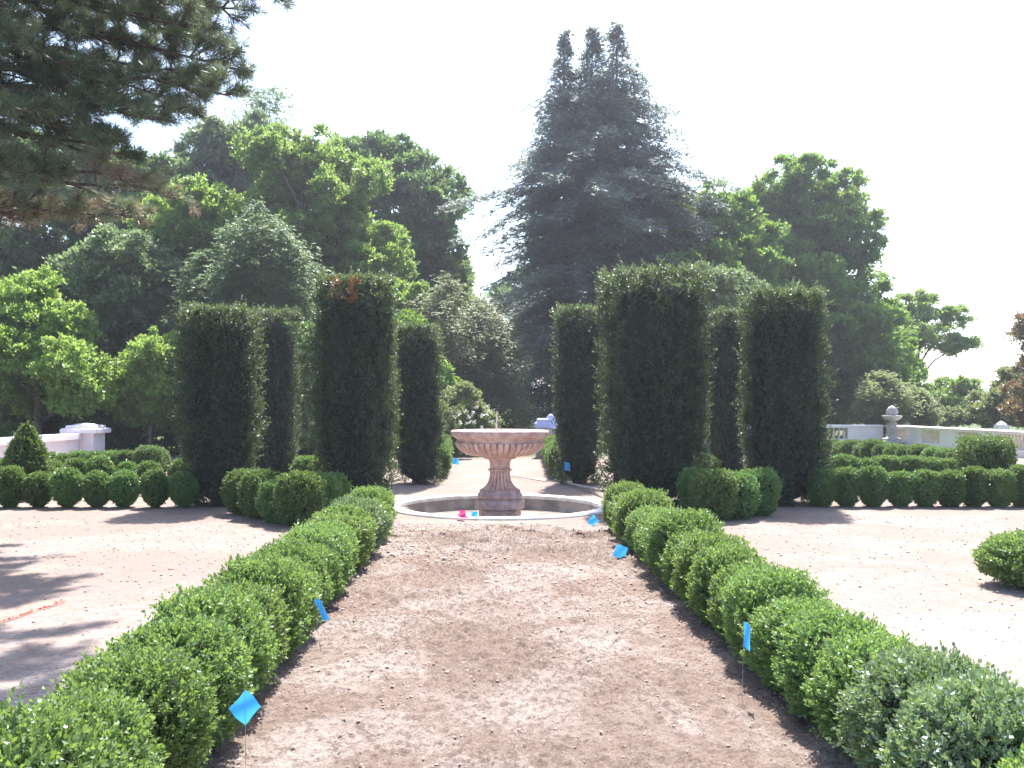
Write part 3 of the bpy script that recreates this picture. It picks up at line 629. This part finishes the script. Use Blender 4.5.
# right side
broadleaf('maple_tree', 'large green maple with layered crown, tallest tree right of the conifer', 'tree', 815, 52, [(795, 185, 36, 26), (835, 195, 32, 26), (775, 215, 34, 28), (820, 225, 40, 28), (852, 240, 24, 34), (790, 255, 48, 30), (845, 275, 34, 30), (805, 305, 56, 36), (860, 315, 36, 36), (885, 345, 30, 36), (820, 360, 60, 38), (880, 385, 34, 34), (830, 405, 60, 28), (760, 300, 45, 45), (770, 380, 60, 45), (800, 275, 44, 28, -2), (770, 260, 34, 30, -2), (835, 330, 44, 30, -3), (850, 370, 40, 30, -3)], 'maple', 61, .19, .85, TG, .85, tr=.45, flat=.4)
broadleaf('leafy_tree', 'lighter green tree between the giant conifer and the large maple', 'tree', 715, 46, [(705, 205, 30, 26), (735, 225, 32, 28), (690, 240, 32, 36), (745, 260, 28, 28), (710, 285, 45, 36), (760, 235, 20, 18), (720, 340, 55, 40), (760, 320, 40, 40), (720, 400, 60, 40), (680, 215, 26, 26), (672, 260, 30, 34), (665, 320, 40, 50), (700, 265, 34, 26, -2)], 'maple', 62, .17, .85, TG, .75, tr=.3, flat=.45)
broadleaf('leafy_tree', 'grey green tree behind the top of the widest yew', 'tree', 725, 37, [(700, 290, 28, 22), (735, 290, 26, 20), (720, 315, 40, 26), (745, 325, 24, 24), (720, 370, 45, 40)], 'greyg', 63, .13, .85, TG, .5, tr=.2)
broadleaf('airy_tree', 'thin airy tree with sky showing through, right of the large maple', 'tree', 908, 58, [(915, 305, 22, 11), (945, 320, 22, 12), (925, 338, 30, 12), (958, 345, 14, 10), (905, 330, 18, 16), (900, 370, 18, 16), (935, 390, 32, 13), (962, 388, 14, 10), (915, 405, 30, 14), (948, 408, 22, 10)], 'light', 64, .15, .38, TG, .55, tr=.2, flat=.5)
broadleaf('leafy_tree', 'light green young tree behind the balustrade near the right edge', 'tree', 1000, 44, [(1000, 400, 18, 18), (985, 412, 20, 14), (1015, 412, 22, 16), (1008, 385, 10, 12), (960, 418, 16, 8)], 'pale', 65, .13, .75, TG, .45, tr=.1)
broadleaf('red_leaf_tree', 'green tree tinged red brown, cut by the right edge of the view', 'tree', 1050, 38, [(1032, 330, 18, 18), (1038, 360, 20, 16), (1035, 390, 20, 16), (1060, 340, 26, 34), (1065, 385, 30, 30), (1030, 412, 22, 14)], 'redleaf', 66, .12, .7, TG, .45, tr=.15)
broadleaf('distant_treeline', 'pale hazy line of distant trees beyond the balustrade', 'treeline', 960, 150, [(920 + 14 * k, 414 + 3 * math.sin(k * 2.1), 14, 8) for k in range(12)], 'pale', 67, .5, .7, None, 1.1, tr=.2)['kind'] = 'stuff'
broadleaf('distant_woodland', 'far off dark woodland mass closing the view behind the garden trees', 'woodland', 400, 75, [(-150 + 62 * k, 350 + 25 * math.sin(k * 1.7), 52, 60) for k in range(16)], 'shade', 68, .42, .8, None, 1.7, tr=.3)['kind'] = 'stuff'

# ------------------------------------------------------------------ conifers
def conifer(name, label, px0, D, axes, mname, seed, nb, spray=.3, leafw=.05, droop=.5, group=TG, K=7, tr=.3, dense=1.0, zlow=.3, sub=.22, cat='conifer'):
    """axes: (dx_px, dD, top_py, [(py, halfwidth_px)...])"""
    global rng
    old = rng; rng = np.random.default_rng(seed)
    t = thing(name, (X(px0, D), D, 0), label, cat, group); VV = []; TT = []; mb = MB()
    for ai, (dpx, dD, top, prof) in enumerate(axes):
        ax = dpx / F * D; H = Z(top, D); zs = np.array([Z(q[0], D) for q in prof])[::-1]; hw = np.array([q[1] / F * D for q in prof])[::-1]
        mb.tube([(ax * .3, dD * .3, -.1), (ax * .8, dD * .8, H * .3), (ax, dD, H * .7), (ax, dD, H)], [tr, tr * .7, tr * .22, .01], 9)
        n_ = int(nb * dense * (1 if ai == 0 else .85))
        zb = zlow + (H - zlow) * rng.random(n_) ** .85
        az = rng.random(n_) * 2 * PI; L = np.interp(zb, zs, hw) * (.55 + .6 * rng.random(n_)); L = L * (1 + .5 * vnoise(np.stack([np.cos(az) * 2 + ai, np.sin(az) * 2, zb * .5], -1), seed, 1.3)); L = np.where(rng.random(n_) < .04, L * 1.3, L); L = np.maximum(L, .12); kp = rng.random(n_) < np.clip(.30 + L / 2.2, 0, 1); zb, az, L = zb[kp], az[kp], L[kp]; n_ = len(L)
        rise = rng.normal(size=n_) * .15 + .22
        pP = []; pD = []; pT = []; pF = []
        for i in range(n_):
            d = np.array([math.cos(az[i]), math.sin(az[i]), 0]); s_ = np.array([-d[1], d[0], 0]); l = L[i]; m_ = max(3, int(l / sub))
            u = np.linspace(.12, 1, m_) ** .8
            z = zb[i] + l * (rise[i] * u - droop * u ** 2 * .6 + .12 * u ** 3)
            c = np.array([ax, dD, 0]) + d * (u[:, None] * l) + np.array([0, 0, 1]) * z[:, None]
            if l > 1.6 and i % 4 == 0: mb.tube([c[0], c[m_ // 2], c[-1]], [.035, .02, .006], 5)
            wside = (.18 + .26 * (1 - u)) * min(l, 3.2) * .62
            tt_ = rng.random()
            for sgn in (-1, 1, 0):
                nr = 2 if sgn else 1
                for rep in range(nr):
                    q = rng.random(m_) if rep else np.full(m_, .12)
                    jx = rng.normal(size=(m_, 3)) * .10
                    pP.append(c + s_ * (sgn * wside * q)[:, None] + d * (wside * q * .5)[:, None] - np.array([0, 0, 1]) * (droop * .5 * wside * q)[:, None] + jx)
                    pD.append(unit(d * .8 + s_ * sgn * .9 + np.array([0, 0, -.25 * droop]) + rng.normal(size=(m_, 3)) * .28)); pT.append(np.full(m_, tt_)); pF.append(np.tile([0, 0, 1.0], (m_, 1)))
        P = np.concatenate(pP); Dr = np.concatenate(pD); T0 = np.concatenate(pT) * .6 + .4 * rng.random(len(P))
        sp_ = spray * (.6 + .7 * rng.random(len(P))) * (.55 + .45 * np.clip((Z(top, D) - P[:, 2]) / 3, 0, 1)); V, T = sprigs(P, Dr, K, sp_, spray * .5, leafw, .75, .3, tint=T0, flat=np.concatenate(pF)); VV.append(V); TT.append(T)
    V = np.concatenate(VV); T = np.concatenate(TT)
    link('crown', leafmesh('crown', [(V, T, 0)]), mname, t); mb.build('trunk', 'bark', t, smooth=True)
    print(name, len(T)); rng = old; return t
conifer('giant_conifer', 'giant conifer with three thin spires behind the fountain, painted bluish for glare', 598, 46,
    [(-6, 0, 27, [(28, 2), (50, 7), (70, 16), (90, 33), (110, 48), (140, 64), (180, 95), (215, 108), (260, 100), (320, 118), (380, 130), (425, 135)]),
     (-33, .5, 26, [(26, 2), (50, 6), (70, 12), (100, 26), (150, 40), (200, 62), (260, 30), (420, 20)]),
     (17, -.6, 28, [(28, 2), (45, 9), (70, 22), (100, 36), (150, 58), (200, 72), (260, 40), (420, 30)])],
    'conifer', 71, 760, .30, .06, .95, tr=.5, sub=.25)
conifer('hemlock_tree', 'dark feathery hemlock in front of the light green tree, above the left yews', 255, 33,
    [(6, 0, 200, [(200, 10), (215, 28), (250, 42), (320, 55), (380, 60), (425, 60)]), (-28, .8, 222, [(222, 10), (240, 26), (320, 40), (420, 50)]), (34, -.8, 232, [(232, 10), (250, 24), (320, 36), (420, 40)]), (-52, 0, 252, [(252, 8), (270, 20), (330, 32), (420, 36)])],
    'hemlock', 72, 480, .2, .04, 1.3, tr=.12, sub=.2)
conifer('olive_conifer', 'olive green drooping conifer at the foot of the giant conifer, left side', 478, 38,
    [(0, 0, 300, [(300, 12), (320, 26), (360, 36), (400, 42), (430, 40)]), (-28, -1, 275, [(275, 10), (295, 24), (340, 32), (430, 34)]), (22, .6, 320, [(320, 10), (340, 24), (400, 34), (430, 34)])],
    'olive', 73, 380, .2, .035, 1.2, tr=.1, sub=.2)
conifer('spruce_tree', 'thin sparse spruce tip poking above the trees on the left', 270, 54,
    [(0, 0, 84, [(84, 3), (100, 18), (130, 34), (170, 38), (300, 45), (420, 50)])], 'hemlock', 74, 260, .34, .05, .1, tr=.3, sub=.4)
conifer('young_conifer', 'young light green juniper behind the balustrade left of the urn', 878, 42, [(0, 0, 376, [(376, 2), (395, 14), (415, 22), (440, 24)])], 'lightcon', 75, 900, .16, .04, -.8, tr=.08, sub=.14)
conifer('young_conifer', 'smaller young juniper behind the balustrade right of the urn', 919, 42.5, [(0, 0, 392, [(392, 2), (405, 10), (420, 15), (440, 17)])], 'lightcon', 76, 650, .16, .04, -.8, tr=.06, sub=.14)

# ------------------------------------------------------------------ pine boughs, upper left
def pine():
    global rng
    old = rng; rng = np.random.default_rng(80); r = random.Random(80)
    tx, ty = -10.2, 13.0
    t = thing('pine_tree', (tx, ty, 0), 'big pine reaching long needled boughs in from the upper left', 'pine')
    mb = MB(); mb.tube([(0, 0, -.1), (.1, 0, 4), (0, .1, 9), (.1, 0, 14)], [.42, .36, .26, .08], 12); mb.build('trunk', 'bark', t, smooth=True)
    limbs = [((325, -100), 10.5, 9.8), ((305, -140), 9.6, 9.8), ((340, -175), 11, 10.6), ((290, -75), 11.4, 9.6), ((270, -160), 8.8, 9.4), ((230, -200), 8.2, 9.2), ((180, -170), 7.8, 8.6), ((240, -150), 10.2, 10), ((300, -190), 10.2, 10.4), ((255, -60), 11, 9.4), ((270, -95), 10, 9.6), ((235, -120), 9.2, 9.2), ((200, -85), 9.6, 9.4), ((285, -140), 10.6, 10), ((170, -130), 8.8, 9), ((262, -12), 13.5, 9.3), ((222, 8), 12.8, 8.8), ((180, 25), 12.0, 8.6), ((150, 20), 13, 9.2), ((222, 64), 12.3, 8.0), ((212, 92), 11.8, 7.2), ((170, 70), 12.8, 7.9), ((142, 118), 11.6, 7.0), ((110, 95), 12.6, 7.6), ((150, 190), 12.8, 5.6), ((105, 150), 12, 6.6), ((120, 180), 11.5, 5.8), ((50, 60), 11.2, 8.2), ((75, 130), 11.6, 6.9), ((70, 215), 12.6, 5.2), ((30, 175), 11.4, 6.0), ((60, 20), 12.2, 9.4), ((175, -30), 12.2, 9.8), ((100, -20), 11.4, 9.8), ((10, 110), 10.9, 7.0), ((245, -40), 14, 10.0), ((130, 45), 14.2, 8.9), ((75, 75), 14, 8.0), ((120, 215), 13.6, 5.0), ((195, 35), 14.4, 8.8), ((175, 110), 13.2, 7.1), ((20, 215), 13, 4.6)]
    LB = MB(); P = []; Dr = []; brown = []
    for (pp, D, hz_) in limbs:
        e = Vector((X(pp[0], D) - tx, D - ty, Z(pp[1], D))); s = Vector((0, 0, hz_ - r.uniform(.2, .8)))
        mpt = s.lerp(e, .5) + Vector((0, r.uniform(-.3, .3), r.uniform(.1, .45)))
        pts = []
        N_ = 14
        for i in range(N_ + 1):
            u = i / N_; q = s * (1 - u) ** 2 + mpt * 2 * u * (1 - u) + e * u ** 2
            pts.append(q + Vector((r.uniform(-.05, .05), r.uniform(-.05, .05), r.uniform(-.05, .05))) * (1 if i < N_ else 0))
        LB.tube(pts, [.085 * (1 - .88 * i / N_) for i in range(N_ + 1)], 7)
        isb = pp[1] > 175
        for i in [4, 5, 6, 7, 8, 9, 10, 11, 12, 13, 13, 14, 14]:
            ax = (pts[i] - pts[i - 1]).normalized(); side = ax.cross(Vector((0, 0, 1))).normalized()
            for sgn in (-1, 1):
                u = i / N_; ln = r.uniform(.35, .95) * (1.15 - .6 * u)
                d = (ax * r.uniform(.4, .9) + side * sgn * r.uniform(.5, 1.0) + Vector((0, 0, r.uniform(-.25, .35)))).normalized()
                q0 = pts[i]; q1 = q0 + d * ln * .5; q2 = q0 + (d + Vector((0, 0, r.uniform(-.05, .25)))) * ln
                LB.tube([q0, q1, q2], [.018, .012, .006], 5)
                nt_ = 6
                for j in range(nt_):
                    w_ = .35 + .65 * j / (nt_ - 1); b0 = q0.lerp(q2, w_)
                    for sg in (-1, 1):
                        if r.random() < (.6 if isb else .2): continue
                        dd = (d + side * 0 + Vector((r.uniform(-.7, .7), r.uniform(-.7, .7), r.uniform(-.1, .6)))).normalized()
                        tp = b0 + dd * r.uniform(.08, .22); LB.tube([b0, tp], [.006, .004], 4)
                        P.append(tp - dd * .05); Dr.append(dd); brown.append(isb and r.random() < .45)
    P = np.array([tuple(q) for q in P]); Dr = np.array([tuple(q) for q in Dr]); brown = np.array(brown)
    def tufts(P, Dr):
        n = len(P); K = 40
        d = unit(Dr[:, None, :] * .75 + rng.normal(size=(n, K, 3)) * .55); b = P[:, None, :] + Dr[:, None, :] * (rng.random((n, K, 1)) * .11)
        S = unit(np.cross(d, rng.normal(size=d.shape)))
        V = leaves(b.reshape(-1, 3), d.reshape(-1, 3), S.reshape(-1, 3), .12 + .06 * rng.random(n * K), .0085, .03)
        T = np.clip(np.repeat(rng.random(n), K) * .6 + rng.random(n * K) * .42, 0, 1); return V, T
    V, T = tufts(P[~brown], Dr[~brown]); V2, T2 = tufts(P[brown], Dr[brown])
    LB.build('limbs', 'bark', t, smooth=True)
    link('needles', leafmesh('needles', [(V, T, 0), (V2, T2, 1)]), ['pine', 'pinebrown'], t)
    print('pine', len(T), len(T2)); rng = old
pine()

# ------------------------------------------------------------------ balustrades, wall, urn
def baluster_mesh(h):
    mb = MB(); pr = [(.07, 0), (.07, .05), (.045, .07), (.04, .1), (.075, .2), (.08, .27), (.055, .38), (.035, .47), (.045, .5), (.035, .53), (.055, .56), (.065, .58), (.065, .6)]
    mb.lathe([(r, z / .6 * h) for r, z in pr], 12); me = mb.mesh('baluster'); me.materials.append(M['balwarm']); 
    me.polygons.foreach_set('use_smooth', [True] * len(me.polygons)); return me
BH = .5; BAL = baluster_mesh(BH)
def balustrade(loc, rz, segs, label, Lt):
    """run along local +x; segs: list of (x0, x1, kind)"""
    t = thing('stone_balustrade', loc, label, 'balustrade', None, rz)
    mb = MB(); mb.box(0, Lt, -.17, .17, -.05, .22, .015); mb.build('plinth', 'marble', t)
    mb = MB(); mb.box(-.03, Lt, -.19, .19, .225 + BH, .225 + BH + .07); mb.box(-.05, Lt, -.23, .23, .228 + BH + .07, .235 + BH + .13, .03); mb.build('coping', 'marble', t)
    for (a, b, kd) in segs:
        if kd == 'p':
            mb = MB(); mb.box(a, b, -.155, .155, .222, .223 + BH); mb.build('pier', 'marble', t)
        else:
            n_ = max(1, int((b - a) / .21)); 
            for i in range(n_):
                o = link('baluster', BAL, [], t); o.location = (a + (i + .5) * (b - a) / n_, 0, .222)
    return t
# near-side run, along the depth at x = 18, from the urn corner towards the viewer
segs = []; yv = 0.0
segs.append((0, .22, 'p')); cur = .22
while cur < 16.5:
    segs.append((cur, cur + 1.7, 'b')); segs.append((cur + 1.7, cur + 2.85, 'p')); cur += 2.85
balustrade((18.0, 40.5, .03), -PI / 2, segs, 'white stone balustrade running towards the viewer on the right', cur)
tA = balustrade((5.5, 40.9, .03), 0, [(0, .6, 'p'), (.6, 2.4, 'b'), (2.4, 3.4, 'p'), (3.4, 5.2, 'b'), (5.2, 6.2, 'p'), (6.2, 8.0, 'b'), (8.0, 9.3, 'p'), (9.3, 10.7, 'b'), (10.7, 12.3, 'p')], 'white stone balustrade section across the back, left of the urn', 12.3)
# cap stones seen above the coping
for (px, D, lab) in ((876, 41.6, 'pale pointed cap stone left of the urn behind the coping'), (904, 41.8, 'pale pointed cap stone right of the urn behind the coping'), (995, 37.5, 'pale pointed cap stone behind the balustrade at the right')):
    mb = MB(); x = X(px, D); mb.box(-.2, .2, -.2, .2, -.0, .95); mb.lathe([(.24, .951), (.24, .98), (.18, 1.03), (.03, 1.12)], 4)
    tag(mb.build('cap_stone', 'marble', None, (x if px != 995 else 19.1 + 2.2, D, 0)), lab, 'cap stone')
D_ = 38.9; ut = thing('garden_urn', (X(892, D_), D_, 0), 'weathered stone urn on a pedestal before the balustrade corner', 'urn'); ut.scale = (1.2, 1.2, 1.2)
mb = MB(); mb.box(-.32, .32, -.32, .32, 0, .2, .03); mb.box(-.26, .26, -.26, .26, .2, .3, .03); mb.lathe([(.24, .30), (.17, .36), (.15, .7), (.16, .82), (.2, .86)], 20); mb.build('pedestal', 'urnst', ut, smooth=False)
mb = MB(); mb.lathe([(.10, .861), (.12, .9), (.28, 1.0), (.34, 1.07), (.35, 1.1), (.31, 1.11), (.22, 1.09), (.02, 1.08)], 28, caps=False); mb.build('bowl', 'urnst', ut, smooth=True)
mb = MB(); mb.lathe([(.10, 1.06), (.17, 1.14), (.2, 1.24), (.17, 1.34), (.1, 1.42), (.02, 1.47)], 16, mod=lambda k, a: 1 + .12 * math.sin(a * 5 + k * 1.6)); mb.build('finial', 'urnst', ut, smooth=True)
# left wall with pier
wl = thing('garden_wall', (-12.9, 14.0, 0), 'low white stone wall with thick coping at the left edge', 'wall')
mb = MB(); mb.box(-.16, .16, 0, 13.85, -.1, .70, 0); mb.build('wall_face', 'marble', wl)
mb = MB(); r_ = random.Random(4); yy = 0
while yy < 13.7:
    l_ = min(r_.uniform(.5, .8), 13.85 - yy); mb.box(-.24, .24, yy + .004, yy + l_ - .004, .703 + r_.uniform(0, .006), .885 + r_.uniform(-.006, .008), .02); yy += l_
mb.build('coping', 'marble', wl)
pt = thing('gate_pier', (-12.75, 28.4, 0), 'square white stone pier with stepped cap ending the left wall', 'pier')
mb = MB(); mb.box(-.42, .42, -.42, .42, -.1, .88); mb.build('shaft', 'marble', pt)
mb = MB(); mb.box(-.56, .56, -.56, .56, .883, 1.04, .04); mb.box(-.44, .44, -.44, .44, 1.041, 1.13, .03); mb.lathe([(.45, 1.131), (.3, 1.17), (.02, 1.2)], 4); mb.build('cap', 'marble', pt)

# ------------------------------------------------------------------ flags, hose, ribbon, covered bundle
def flag(px, py_c, D, hpx, wpx, label, mname='blue', lean=(0, 0), curl=.3, wire_to=None, rot=0, z=None, tilt=0):
    """py_c centre of the cloth in the photo at distance D"""
    x = X(px, D); zc = Z(py_c, D) if z is None else z
    t = thing('marker_flag', (x, D, 0), label, 'marker flag', 'small marker flags')
    hh = hpx / F * D; ww = wpx / F * D; n_ = 8; V = []; 
    lx, ly = lean
    top = max(zc + hh * .5, .03)
    for i in range(n_ + 1):
        for j in range(n_ + 1):
            u, v = i / n_, j / n_
            V.append((ww * u * math.cos(rot) + curl * .1 * math.sin(v * 3 + u * 4) * ww * 2, ww * u * math.sin(rot) + curl * ww * .5 * math.sin(u * 5 + v * 2), top - hh * v - curl * hh * .45 * u ** 1.6))
    Fs = [(i * (n_ + 1) + j, (i + 1) * (n_ + 1) + j, (i + 1) * (n_ + 1) + j + 1, i * (n_ + 1) + j + 1) for i in range(n_) for j in range(n_)]
    V = [(a * math.cos(tilt) + (c - top) * math.sin(tilt), b, top + (c - top) * math.cos(tilt) - a * math.sin(tilt)) for a, b, c in V]
    V = [(a + lx * c / max(top, .05) + .002, b - .004 + ly * c / max(top, .05), max(c, .006)) for a, b, c in V]
    me = bpy.data.meshes.new('cloth'); me.from_pydata(V, [], Fs); me.update(); o = link('cloth', me, mname, t, smooth=True)
    mb = MB(); mb.tube([(0, 0, -.03), (lx * .5, ly * .5, top * .5), (lx, ly, top)], [.0013] * 3, 6); mb.build('wire', 'hose', t)
    return t
def diamond(px, py, D, wpx, hpx, label, rot=.5):
    t = flag(px, py, D, hpx, wpx, label, 'blue'); return t
flag(246, 704, 4.0, 26, 24, 'largest blue marker flag, beside the nearest bushes of the left hedge', lean=(-.01, .02), curl=.2, rot=.2, tilt=.75)
flag(322, 611, 6.1, 21, 9, 'narrow folded blue marker flag leaning from the middle of the left hedge', lean=(-.06, .02), curl=.3, rot=.9, tilt=-.25)
flag(742, 634, 5.1, 25, 8, 'slim blue marker flag standing against the right hedge', lean=(.01, 0), curl=.3, rot=-1.0)
flag(614, 550, 9.9, 12, 13, 'pale blue marker flag on the soil at the far end of the right hedge', lean=(.03, 0), curl=.15, rot=.1, tilt=.25)
flag(592, 519, 12.9, 9, 9, 'blue marker flag before the pool kerb on the right', lean=(.02, 0), curl=.2, rot=.1, tilt=.7)
flag(470, 514, 13.55, 5, 7, 'small blue marker flag on the front pool kerb', lean=(.02, 0), curl=.3)
flag(457, 513, 13.5, 5, 11, 'crumpled magenta marker flag on the front pool kerb', 'magenta', curl=1.2)
flag(394, 527, 12.7, 5, 7, 'pale lilac marker flag beside the last bush of the left hedge', 'whiteflag', curl=.5)
flag(366, 552, 10.3, 10, 6, 'blue marker flag half hidden at the far end of the left hedge', curl=.4)
flag(437, 465, 23.0, 7, 6, 'blue marker flag at the near foot of the far left path hedge', curl=.3)
flag(452, 461, 25.0, 6, 7, 'blue marker flag farther along the far left path hedge', curl=.3)
flag(564, 466, 19.3, 8, 6, 'blue marker flag before the narrow yew right of the far path', curl=.4)
def G(px, py, z=0.0): D = GD(py, z); return (X(px, D), D, z)
mb = MB(); pts = [G(505, 475, .03), G(525, 478, .05), G(545, 481.5, .04), G(562, 482, .03), G(580, 486, .06), G(603, 491, .12)]
mb.tube(pts[:4], [.012] * 4, 8); mb.tube(pts[3:], [.03, .03, .03], 8); tag(mb.build('pipe', 'hose', None, smooth=True), 'long pale pipe and hose lying on the ground behind the pool', 'pipe')
mb = MB(); r_ = random.Random(9); P_ = [G(-10, 628), G(8, 621), G(30, 614), G(48, 608), G(62, 604)]
V = []; 
for i in range(41):
    u = i / 40 * 4; k = min(int(u), 3); f_ = u - k; q = Vector(P_[k]).lerp(Vector(P_[k + 1]), f_); wd = .006 + .03 * r_.random() ** 2 + (.07 if i > 31 else 0) * r_.random() ** 2; q.y += .05 * math.sin(i * .35) + .02 * r_.random()
    V += [(q.x, q.y - wd, .006 + .01 * r_.random()), (q.x + .01, q.y, .01 + .02 * r_.random() ** 2), (q.x, q.y + wd, .012 + .02 * r_.random())]
fs = []
for i in range(40): fs += [[3 * i, 3 * i + 3, 3 * i + 4, 3 * i + 1], [3 * i + 1, 3 * i + 4, 3 * i + 5, 3 * i + 2]]
mb.add(V, fs); tag(mb.build('plastic_ribbon', 'ribbon'), 'crumpled red orange plastic ribbon on the shaded sandy yard at left', 'ribbon')
Db = 30.2; cb = thing('covered_bundle', (X(546, Db), Db, 0), 'lavender blue tarp draped over slabs behind the far right path hedge', 'tarp bundle')
mb = MB(); mb.box(-.34, .30, -.25, .25, 0, 1.0, .02); mb.build('block', 'urnst', cb)
mb = MB(); mb.box(-.37, .10, -.28, .28, 1.003, 1.20, .04); mb.box(-.30, .08, -.24, .24, 1.203, 1.32, .04)
mb.lathe([(.27, .98), (.24, 1.12), (.17, 1.28), (.09, 1.42), (.03, 1.47)], 14, c=(.16, 0, 0), mod=lambda k, a: 1 + .12 * math.sin(a * 4 + k)); mb.build('tarp', 'tarp', cb)


# ---- thin haze added to stand in for lens glare
mb = MB(); mb.box(-760, 760, -760, 760, -1.3, 26)
mz = bpy.data.materials.new('glare_haze'); mz.use_nodes = True; t = mz.node_tree; t.nodes.remove(t.nodes['Principled BSDF'])
pv = t.nodes.new('ShaderNodeVolumePrincipled'); pv.inputs['Color'].default_value = (.84, .84, 1.0, 1); pv.inputs['Density'].default_value = .0008; pv.inputs['Anisotropy'].default_value = .45
t.links.new(pv.outputs[0], t.nodes['Material Output'].inputs['Volume']); M['haze'] = mz
tag(mb.build('haze', 'haze'), kind='stuff')
